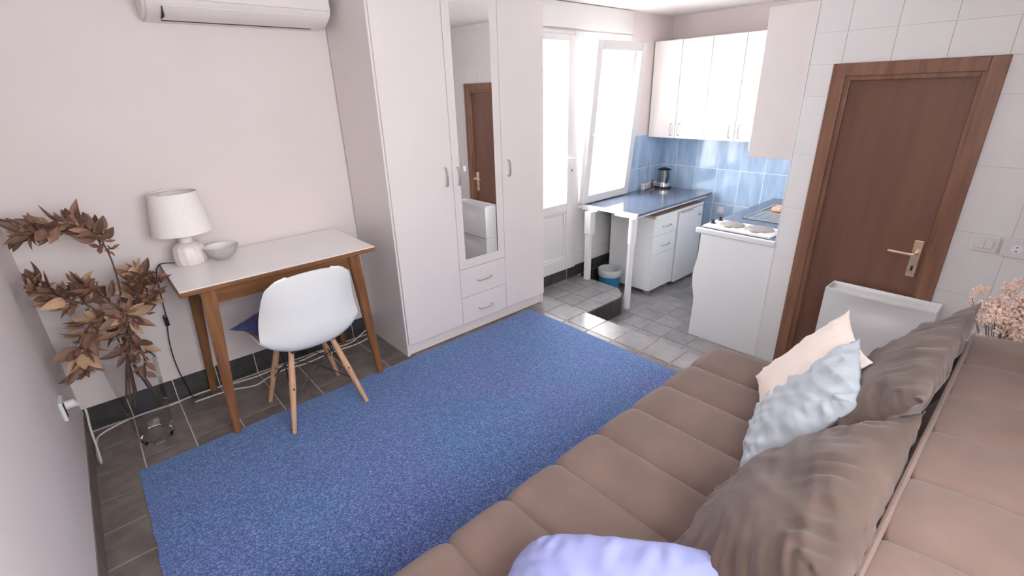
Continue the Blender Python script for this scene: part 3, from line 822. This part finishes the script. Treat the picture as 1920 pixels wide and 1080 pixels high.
# ------------------------------------------------------------------ switches
def switch(yc, zc, label, sock):
    t = thing('wall_socket' if sock else 'light_switch', (XR, yc, zc), label, 'socket' if sock else 'switch')
    obj('cover_plate', B((XR - .012, XR, yc - .052, yc + .052, zc - .042, zc + .042), bev=.004), PVC, t)
    if sock:
        obj('socket_insert', tube([(XR - .0125, yc - .004, zc + .004), (XR - .0105, yc - .004, zc + .004)], .021, 20), WHITE, t)
        for dz in (-.008, .012): obj('pin_hole', tube([(XR - .0135, yc - .004, zc + dz), (XR - .012, yc - .004, zc + dz)], .0035, 8), DARK, t)
    else:
        for dy in (-.016, .016): obj('rocker', B((XR - .018, XR - .011, yc + dy - .0145, yc + dy + .0145, zc - .024, zc + .024), bev=.003), PVC, t)
switch(.150, .742, 'white double light switch beside the brown door', False)
switch(.037, .735, 'white wall socket plate right of the light switch', True)

# ------------------------------------------------------------------ kitchen: counter, legs, drawer unit, fridge
ZW = .535
ct = thing('kitchen_counter', (4.05, 2.58, ZK), 'blue-grey worktop on white legs under the kitchen window', 'counter')
obj('worktop', B((3.408, 4.69, 2.262, YB - .012, ZW - .022, ZW), bev=.005), GRAN, ct)
er = obj('end_rail', B((3.400, 3.425, 2.262, YB - .02, ZW - .026, ZW + .0015), bev=.004), WHITE, ct)
obj('rail_bracket', B((3.402, 3.43, 2.27, 2.495, ZW - .044, ZW - .024), bev=.003), WHITE, er)
obj('rail_bracket', B((3.402, 3.43, 2.685, YB - .03, ZW - .044, ZW - .024), bev=.003), WHITE, er)
obj('front_rail', B((3.45, 4.66, 2.30, 2.32, ZW - .05, ZW - .022)), WHITE, ct)
lg = obj('leg', tube([(3.415, 2.305, ZW - .04), (3.40, 2.305, ZK)], .029, 16), WHITE, ct, smooth=True)
obj('leg_sleeve', tube([(3.416, 2.305, ZW - .04), (3.412, 2.305, .275)], .036, 16), WHITE, lg, smooth=True)
lg = obj('leg', B((3.345, 3.392, 2.725, 2.775, ZP, .29), bev=.004), WHITE, ct)
obj('leg_sleeve', B((3.345, 3.42, 2.715, 2.785, .275, ZW - .042), bev=.004), WHITE, lg)

du = thing('drawer_unit', (3.96, 2.55, ZK), 'white base cabinet with two drawers and a door under the counter', 'cabinet')
obj('body', B((3.755, 4.152, 2.328, 2.79, -.285, .425), bev=.002, seg=1), WHITE, du)
obj('top_board', B((3.75, 4.60, 2.298, 2.80, .427, .447), bev=.002, seg=1), BOARD, du)
obj('edge_strip', B((3.75, 4.60, 2.292, 2.299, .426, .449)), WHITE, du)
def front(name, z0, z1, h=None):
    d = obj(name, B((3.757, 4.150, 2.310, 2.3275, z0 + .002, z1 - .002), bev=.0015, seg=1), WHITE, du)
    if h: obj('handle', bow((3.90, 2.311, h), (4.03, 2.311, h)), STEEL, d, smooth=True)
front('drawer', .248, .425, .328); front('drawer', .068, .248, .147); front('door', -.285, .068)
for x in (3.80, 4.11):
    for y in (2.36, 2.75): obj('foot', B((x - .022, x + .022, y - .022, y + .022, ZK, -.284), bev=.002, seg=1), STEEL, du)

fr = thing('fridge', (4.39, 2.58, ZK), 'small white under-counter fridge beside the drawer unit', 'fridge')
obj('body', B((4.172, 4.612, 2.345, 2.86, ZK + .02, .418), bev=.006), WHITE, fr)
fd = obj('door', B((4.170, 4.614, 2.295, 2.343, ZK + .03, .415), bev=.010), WHITE, fr)
obj('door_grip', B((4.19, 4.40, 2.291, 2.297, .402, .409)), GASKET, fd)
obj('badge', B((4.525, 4.575, 2.2925, 2.296, .322, .340), bev=.001, seg=1), GASKET, fd)
for x in (4.21, 4.57): obj('foot', tube([(x, 2.40, ZK), (x, 2.40, ZK + .022)], .016, 12), BLACK, fr)
for x in (4.21, 4.57): obj('foot', tube([(x, 2.82, ZK), (x, 2.82, ZK + .022)], .016, 12), BLACK, fr)

bk_ = thing('bucket', (3.60, 2.66, ZK), 'blue bin with a pale liner beside the drawer unit', 'bin')
obj('bucket_body', lathe([(0, .001), (.085, .001), (.090, .006), (.108, .235), (.104, .235), (.086, .010), (0, .010)], (3.60, 2.66, ZK), 28), BUCK, bk_, smooth=True)
obj('bin_liner', lathe([(.108, .175), (.1125, .19), (.1135, .235), (.110, .243), (.103, .238), (.095, .16), (.08, .08)], (3.60, 2.66, ZK), 28, fn=lambda a, z: 1 + .012 * math.sin(a * 11 + z * 40)), BAG, bk_, smooth=True)

# kettle, power strip
KX, KY = 4.60, 2.765
kt = thing('electric_kettle', (KX, KY, ZW), 'glass electric kettle with chrome base and black lid on the counter', 'kettle')
obj('power_base', lathe([(0, .001), (.080, .001), (.082, .006), (.080, .016), (0, .016)], (KX, KY, ZW), 28), BLACK, kt, smooth=True)
obj('metal_base', lathe([(.070, .017), (.078, .020), (.078, .055), (.072, .062), (0, .062)], (KX, KY, ZW), 28), CHROME, kt, smooth=True)
obj('glass_jug', lathe([(.068, .062), (.066, .12), (.060, .185), (.058, .185), (.064, .12), (.066, .064)], (KX, KY, ZW), 28), VGLASS, kt, smooth=True)
obj('lid', lathe([(.058, .184), (.070, .188), (.066, .194), (.040, .204), (.018, .210), (0, .211)], (KX, KY, ZW), 28), BLACK, kt, smooth=True)
obj('filter_tube', tube([(KX - .012, KY - .012, ZW + .062), (KX - .012, KY - .012, ZW + .186)], .016, 12), STEEL, kt, smooth=True)
obj('handle', tube(spline([(KX - .035, KY - .045, ZW + .190), (KX - .06, KY - .08, ZW + .17), (KX - .06, KY - .08, ZW + .10), (KX - .042, KY - .058, ZW + .062)], 6), .008, 8), BLACK, kt, smooth=True)
obj('cord', tube(spline([(KX - .075, KY, ZW + .006), (4.49, 2.79, ZW + .012), (4.45, 2.80, ZW + .05), (4.50, 2.825, ZW + .085), (4.475, 2.83, ZW + .06)], 6), .004, 6), BLACK, kt, smooth=True)
ps = thing('power_strip', (4.44, 2.85, ZW), 'white multi-socket power strip against the tiles by the kettle', 'power strip')
a0, a1 = Vector((4.36, 2.855, ZW)), Vector((4.585, 2.845, ZW))
obj('strip_body', B((4.355, 4.60, 2.838, 2.882, ZW + .004, ZW + .062), bev=.006), PVC, ps)
for k in range(4):
    x = 4.39 + .057 * k
    obj('socket_hole', B((x - .018, x - .006, 2.836, 2.8395, ZW + .022, ZW + .046), bev=.001, seg=1), GASKET, ps)
    obj('socket_hole', B((x + .006, x + .018, 2.836, 2.8395, ZW + .022, ZW + .046), bev=.001, seg=1), GASKET, ps)
obj('plug', B((4.325, 4.360, 2.825, 2.862, ZW, ZW + .030), bev=.006), PVC, ps)
obj('cord_loop', tube(spline([(4.47, 2.838, ZW + .05), (4.45, 2.80, ZW + .055), (4.44, 2.805, ZW + .02)], 6), .006, 6), BLACK, ps, smooth=True)

# upper cabinets on the far wall
def upper(y0, y1, label):
    t = thing('wall_cabinet', (4.59, (y0 + y1) / 2, 1.06), label, 'cabinet', 'wall cabinets above the blue tiles')
    obj('body', B((4.450, XK - .001, y0 + .001, y1 - .001, 1.062, 1.925)), GLOSSW, t)
    ym = (y0 + y1) / 2
    for a, b, h in ((y0, ym, ym - .042), (ym, y1, ym + .042)):
        d = obj('door', B((4.430, 4.449, a + .002, b - .002, 1.060, 1.926), bev=.002, seg=1), GLOSSW, t)
        obj('handle', bow((4.431, h, 1.195), (4.431, h, 1.088), (-.026, 0, 0)), STEEL, d, smooth=True)
upper(2.30, 2.885, 'white two-door wall cabinet in the window corner above the kettle')
upper(1.713, 2.30, 'white two-door wall cabinet right of the corner one')
ue = thing('wall_cabinet', (3.9, 1.27, 1.08), 'white wall cabinet above the hob showing its plain end panel', 'cabinet', 'wall cabinets above the blue tiles')
obj('end_panel', B((3.338, 3.356, YR + .002, 1.400, 1.081, 1.945), bev=.0015, seg=1), LAMI, ue)
obj('body', B((3.356, XK - .012, YR + .002, 1.380, 1.083, 1.943)), GLOSSW, ue)
for k in range(3):
    d = obj('door', B((3.357 + .463 * k, 3.817 + .463 * k, 1.381, 1.399, 1.083, 1.943), bev=.002, seg=1), GLOSSW, ue)
    obj('handle', bow((3.40 + .463 * k, 1.398, 1.22), (3.40 + .463 * k, 1.398, 1.11), (0, .026, 0)), STEEL, d)
# base unit with hob and sink
bs = thing('base_cabinet', (4.0, 1.40, ZK), 'white kitchen base unit with wavy-edged end panel and blue-grey worktop', 'cabinet')
wave = [(YR + .003, ZK + .001), (1.657, ZK + .001), (1.653, -.213), (1.649, -.06), (1.652, -.01), (1.664, .045), (1.676, .10), (1.681, .17), (1.676, .235), (1.664, .29), (1.657, .35), (1.654, .507), (YR + .003, .507)]
obj('end_panel', prism(wave, 'x', 3.338, 3.358), WHITE, bs)
obj('body', B((3.358, XK - .012, YR + .003, 1.640, ZK + .1, .507)), WHITE, bs)
for k in range(3): obj('door', B((3.36 + .46 * k, 3.817 + .46 * k, 1.640, 1.658, ZK + .10, .505), bev=.002, seg=1), WHITE, bs)
obj('plinth', B((3.36, XK - .012, YR + .05, 1.60, ZK, ZK + .1)), WHITE, bs)
obj('worktop', B((3.352, XK - .012, YR + .003, 1.690, .508, .545), bev=.004), GRAN, bs)
obj('edge_trim', B((3.331, 3.354, YR + .003, 1.698, .507, .548), bev=.009, seg=3), WHITE, bs)
hb = thing('hob', (3.49, 1.42, .545), 'white two-plate electric hob with black knobs on the worktop', 'hob')
obj('hob_plate', B((3.372, 3.62, 1.185, 1.668, .5455, .562), bev=.005), WHITE, hb)
for x, y, r in ((3.498, 1.50, .082), (3.498, 1.305, .092)):
    h_ = obj('hotplate', lathe([(0, .5621), (r, .5621), (r, .572), (r - .006, .5755), (0, .5755)], (x, y, 0), 32), HOTP, hb, smooth=True)
    obj('plate_ring', lathe([(r + .001, .5621), (r + .006, .5621), (r + .005, .566), (r + .001, .566)], (x, y, 0), 32), CHROME, h_)
for x, y in ((3.470, 1.635), (3.585, 1.635)):
    k_ = obj('knob', lathe([(0, .5621), (.019, .5621), (.019, .567), (.010, .570), (.010, .590), (0, .592)], (x, y, 0), 16), BLACK, hb, smooth=True)
sk = thing('sink', (4.1, 1.36, .545), 'stainless drop-in sink in the worktop behind the hob', 'sink')
obj('sink_rim', B((3.82, 4.45, 1.20, 1.222, .5455, .553), (3.82, 4.45, 1.553, 1.575, .5455, .553), (3.82, 3.842, 1.222, 1.553, .5455, .553), (4.428, 4.45, 1.222, 1.553, .5455, .553), (4.10, 4.12, 1.222, 1.553, .5455, .552), bev=.002, seg=1), STEEL, sk)
obj('drainer', B((3.842, 4.10, 1.222, 1.553, .5455, .5475)), STEEL, sk)
for k in range(5): obj('drainer_rib', B((3.86, 4.085, 1.26 + .06 * k, 1.272 + .06 * k, .547, .5505), bev=.001, seg=1), STEEL, sk)
obj('bowl_floor', B((4.12, 4.428, 1.222, 1.553, .5455, .5465)), GASKET, sk)
tag(obj('sponge', B((4.17, 4.29, 1.42, 1.49, .5535, .588), bev=.006), mat('peach_sponge', (0.85, 0.52, 0.38), 0.9, var=.15, scale=60)), 'small peach sponge lying across the sink', 'sponge')
t = thing('wall_socket', (XK, 2.17, .36), 'small white socket on the blue tiles right of the fridge', 'socket')
obj('cover_plate', B((XK - .024, XK - .010, 2.135, 2.205, .325, .395), bev=.004), PVC, t)
obj('socket_insert', tube([(XK - .0255, 2.17, .36), (XK - .0235, 2.17, .36)], .020, 16), WHITE, t)
t = thing('wall_hook', (4.138, YB, 1.158), 'tiny grey hook on the wall above the blue tiles', 'hook')
obj('hook_plate', B((4.128, 4.148, YB - .006, YB, 1.14, 1.178), bev=.002), PVC, t)
obj('hook_peg', tube([(4.138, YB - .005, 1.158), (4.138, YB - .022, 1.156), (4.138, YB - .024, 1.165)], .005, 8), STEEL, t)

# ------------------------------------------------------------------ left wall socket and white cord
SOY, SOZ = 2.40, .40
t = thing('wall_socket', (XL, SOY, SOZ), 'white wall socket with dark slot on the left wall', 'socket')
obj('cover_plate', B((XL, XL + .013, SOY - .042, SOY + .042, SOZ - .042, SOZ + .042), bev=.004), PVC, t)
obj('socket_insert', B((XL + .011, XL + .0145, SOY - .038, SOY - .005, SOZ - .030, SOZ + .030), bev=.003), DARK, t)
pc = thing('mains_lead', (XL + .04, SOY + .02, 0), 'white mains cord running from the left socket along the desk wall', 'cord')
obj('plug', tube([(XL + .013, SOY + .018, SOZ), (XL + .038, SOY + .018, SOZ), (XL + .050, SOY + .02, SOZ - .012)], [.019, .018, .008], 14), CABLE, pc, smooth=True)
cp = [(XL + .046, SOY + .02, SOZ - .006), (XL + .06, SOY + .05, SOZ - .06), (XL + .045, SOY + .10, .22), (XL + .035, 2.535, .09), (XL + .026, 2.55, .007), (XL + .016, 2.62, .0055), (XL + .018, 2.76, .0055), (XL + .04, 2.82, .0055), (-.18, 2.862, .0055),
      (-.08, 2.872, .006), (.04, 2.862, .006), (.12, 2.878, .006), (.25, 2.872, .006), (.35, 2.850, .006), (.46, 2.838, .006), (.58, 2.852, .006), (.71, 2.835, .006), (.85, 2.856, .006), (1.02, 2.835, .006), (1.10, 2.850, .02), (1.19, 2.872, .05)]
obj('cable', tube(spline(cp, 5), .0042, 6), CABLE, pc, smooth=True)
tag(obj('extension_cord', tube(spline([(.13, 2.80, .006), (.30, 2.79, .006), (.42, 2.74, .006), (.50, 2.775, .006), (.60, 2.80, .006), (.72, 2.78, .006), (.90, 2.80, .006), (1.05, 2.79, .006), (1.18, 2.82, .006)], 6), .004, 6), CABLE, smooth=True), 'second white cord looping on the tiles under the desk', 'cord')

# ------------------------------------------------------------------ glass vase with dried branches
VX, VY = -.062, 2.60
vs2 = thing('glass_vase', (VX, VY, 0), 'tall clear faceted glass vase standing on the tiles', 'vase')
vz = lambda a, z: 1.0
obj('vase_wall', lathe([(.072, .010), (.079, .12), (.090, .28), (.102, .44), (.106, .475)], (VX, VY, 0), 10), VGLASS, vs2)
def thick_glass():
    m, nt, b = nodes_of('thick_glass')
    b.inputs['Transmission Weight'].default_value = 1; b.inputs['Roughness'].default_value = .02
    b.inputs['IOR'].default_value = 1.45
    nz = nt.nodes.new('ShaderNodeTexNoise'); nz.inputs['Scale'].default_value = 30
    rp = nt.nodes.new('ShaderNodeValToRGB'); rp.color_ramp.elements[0].color = (.95, .93, .91, 1); rp.color_ramp.elements[1].color = (1, .98, .97, 1)
    nt.links.new(nz.outputs['Fac'], rp.inputs[0]); nt.links.new(rp.outputs[0], b.inputs['Base Color'])
    return m
obj('vase_foot', lathe([(0, .0005), (.064, .0005), (.070, .008), (.066, .028), (0, .029)], (VX, VY, 0), 10), thick_glass(), vs2)

br = thing('dried_branches', (VX, VY, .032), 'dried brown leafy branches fanning out of the glass vase', 'dried branches')
def P2(px, py, dy=0): return at_y(px, py, VY + dy)
mouth = Vector((VX + .0, VY, .46))
def stem(name, pts, r0=.0048, r1=.0018):
    s = spline(pts, 6)
    return obj(name, tube(s, [r0 + (r1 - r0) * k / (len(s) - 1) for k in range(len(s))], 6), TWIG, br, smooth=True), s
LM = []
def leaf_mesh(w, l, curl, fold, m):
    bm = bmesh.new(); rows = 7; g = []
    for i in range(rows + 1):
        t_ = i / rows
        hw = w * math.sin(PI * t_ ** .8) ** .85 * .5 if 0 < i < rows else .0006
        z = curl * (t_ ** 2) * l
        y = l * t_ * (1 - .15 * abs(curl) * t_)
        g.append([bm.verts.new((s * hw, y, z + abs(s) * fold * hw)) for s in (-1, -.5, 0, .5, 1)])
    for a, b in zip(g, g[1:]):
        for k in range(4): bm.faces.new((a[k], a[k + 1], b[k + 1], b[k]))
    me = bpy.data.meshes.new('leaf')
    for f in bm.faces: f.smooth = True
    bm.to_mesh(me); bm.free(); me.materials.append(m)
    return me
DARKL = [leaf_mesh(.026, .062, .35, .5, LEAF), leaf_mesh(.030, .070, -.3, .6, LEAF), leaf_mesh(.022, .052, .7, .8, LEAF), leaf_mesh(.034, .066, .1, .35, LEAF)]
PALEL = [leaf_mesh(.032, .068, .25, .4, LEAFL), leaf_mesh(.028, .060, -.35, .5, LEAFL)]
rl = random.Random(21)
def put_leaf(p, d, pale, s):
    d = d.normalized(); up = Vector((rl.uniform(-1, 1), rl.uniform(-1, .2), rl.uniform(-.2, 1)))
    x = d.cross(up)
    x = x.normalized() if x.length > 1e-3 else d.orthogonal().normalized()
    z = x.cross(d)
    o = bpy.data.objects.new('leaf', rl.choice(PALEL if pale else DARKL)); COL.objects.link(o)
    o.parent = br
    m = Matrix((x, d, z)).transposed().to_4x4() @ Matrix.Diagonal((s, s, s, 1))
    p = Vector(p); p.x = max(p.x, XL + .03); p.y = min(p.y, YB - .08)
    tip = p + d * .07 * s
    if tip.x < XL + .012: return bpy.data.objects.remove(o)
    m.translation = p - root_loc(br)
    o.matrix_local = m
def leafy(s, k0, n, pale=.15, size=1.0, spread=.9, jit=.012, droop=0.0):
    for i in range(n):
        f = k0 + (1 - k0) * (i + rl.random()) / n
        q = f * (len(s) - 1); k = min(int(q), len(s) - 2)
        p = s[k].lerp(s[k + 1], q - k); t_ = (s[k + 1] - s[k]).normalized()
        rv = Vector((rl.gauss(0, 1), rl.gauss(0, .8), rl.gauss(0, 1)))
        rv = (rv - t_ * rv.dot(t_)).normalized()
        put_leaf(p + rv * rl.uniform(0, jit), t_ * (1 - .45 * spread) + rv * spread + Vector((0, 0, -droop)), rl.random() < pale, size * 1.38 * rl.uniform(.7, 1.15))
st0, s0 = stem('branch', [(VX - .04, VY, .20), (VX - .02, VY, .32), mouth, P2(228, 560), P2(215, 505), P2(200, 468), P2(178, 438, -.02), P2(130, 420, -.03), P2(80, 430, -.04), P2(30, 437, -.04)])
leafy(s0, .60, 66, .10, .95, .8, .014)
_, s1 = stem('branch', [(VX + .05, VY, .22), (VX + .03, VY, .33), mouth, P2(205, 610), P2(170, 575, -.03), P2(120, 560, -.05), P2(70, 545, -.05), P2(55, 535, -.05)])
leafy(s1, .60, 44, .16, 1.0, .8, .014)
_, s2 = stem('branch', [(VX - .05, VY - .02, .24), mouth, P2(240, 610), P2(255, 570, -.02), P2(262, 535), P2(256, 505)])
leafy(s2, .45, 34, .2, 1.0, .95, .02)
_, s3 = stem('branch', [(VX + .03, VY + .05, .25), mouth, P2(225, 625, -.05), P2(190, 600, -.09), P2(165, 620, -.11), P2(150, 660, -.12), P2(155, 700, -.12)])
leafy(s3, .50, 46, .33, 1.0, .9, .018, .2)
_, s4 = stem('branch', [(VX - .02, VY + .06, .24), mouth, P2(230, 620, -.07), P2(240, 590, -.11), P2(235, 620, -.14), P2(245, 665, -.12)])
leafy(s4, .38, 40, .33, 1.0, .95, .022, .2)
_, s5 = stem('branch', [(VX - .06, VY + .01, .25), mouth, P2(262, 590), P2(280, 560, .02), P2(290, 535, .02), P2(292, 520, .02)])
leafy(s5, .55, 20, .1, .8, .9, .014)
_, s6 = stem('branch', [mouth, P2(235, 600, -.04), P2(200, 560, -.04), P2(170, 545, -.05), P2(145, 530, -.05)])
leafy(s6, .35, 26, .12, .85, .95, .016)
_, s7 = stem('branch', [mouth, P2(250, 640, -.03), P2(268, 665, -.02), P2(272, 705, -.01)], .003, .0015)
leafy(s7, .30, 14, .2, .75, .9, .012, .2)

def filler():
    bm = bmesh.new()
    for s_, k0, n, dr in ((s0, .55, 95, 0), (s1, .55, 80, 0), (s2, .40, 60, 0), (s3, .40, 85, .2), (s4, .30, 85, .2), (s5, .4, 45, 0), (s6, .25, 60, 0), (s7, .3, 18, .2)):
        for i in range(n):
            q = (k0 + (1 - k0) * rl.random()) * (len(s_) - 1); k = min(int(q), len(s_) - 2)
            p = s_[k].lerp(s_[k + 1], q - k); t_ = (s_[k + 1] - s_[k]).normalized()
            rv = Vector((rl.gauss(0, 1), rl.gauss(0, .8), rl.gauss(0, 1))).normalized()
            d = (t_ * .5 + rv + Vector((0, 0, -dr))).normalized()
            p = p + rv * rl.uniform(0, .030); l = rl.uniform(.022, .050); w = l * rl.uniform(.36, .5)
            x = d.cross(Vector((rl.uniform(-1, 1), rl.uniform(-1, .2), rl.uniform(-.2, 1)))).normalized(); z = x.cross(d)
            if min((p + d * l).x, p.x) < XL + .02 or max(p.y, (p + d * l).y) > YB - .02: continue
            a = bm.verts.new(p); b = bm.verts.new(p + d * l + z * l * .2); c = bm.verts.new(p + d * l * .5 + z * l * .08)
            e, f = (bm.verts.new(p + d * l * .5 + x * sg * w * .5 + z * w * .25) for sg in (-1, 1))
            for tri in ((a, c, e), (e, c, b), (a, f, c), (f, b, c)): bm.faces.new(tri)
    return bm
o = obj('small_leaves', filler(), LEAF, br, smooth=True); o['kind'] = 'stuff'

# ------------------------------------------------------------------ pink dried flowers behind the sofa end
FX, FY = 2.32, -.03
fv = thing('dried_flowers', (FX, FY, 0), 'pale pink dried flower bunch behind the far end of the sofa', 'flowers')
obj('floor_vase', lathe([(0, .001), (.07, .001), (.095, .10), (.09, .30), (.05, .46), (.055, .52), (.05, .52), (.045, .46), (.0, .44)], (FX, FY, 0), 24), CERAM, fv, smooth=True)
heads = []
rf = random.Random(5)
bm = bmesh.new()
for k in range(80):
    p = Vector((FX + rf.uniform(-.11, .16), FY + rf.gauss(-.01, .048), .745 + rf.gauss(0, .045)))
    heads.append(p)
heads += [Vector((FX + .02, .090, .775)), Vector((FX + .02, .085, .80)), Vector((FX + .03, .088, .752))]
for p in heads[::2]:
    tube([(FX, FY, .46), (FX * .5 + p.x * .5, FY * .5 + p.y * .5, .46 * .45 + p.z * .55), p], .0014, 4, bm)
obj('stems', bm, TWIG, fv)
bloom = []
for q in range(3):
    bm = bmesh.new()
    for i in range(34):
        d = Vector((rf.gauss(0, 1), rf.gauss(0, 1), rf.gauss(0, 1))).normalized()
        c = d * rf.uniform(.010, .026)
        rr = rf.uniform(.004, .008)
        bmesh.ops.create_icosphere(bm, subdivisions=1, radius=rr, matrix=Matrix.Translation(c) @ Matrix.Diagonal((1, 1, rf.uniform(.5, 1), 1)))
    me = bpy.data.meshes.new('flower_head'); bm.to_mesh(me); bm.free(); me.materials.append(PINK); bloom.append(me)
for p in heads:
    s = rf.uniform(.7, 1.05) if p.y < .08 else .42
    inst('flower_head', rf.choice(bloom), fv, p, (rf.uniform(0, 6), rf.uniform(0, 6), 0), (s, s, s))
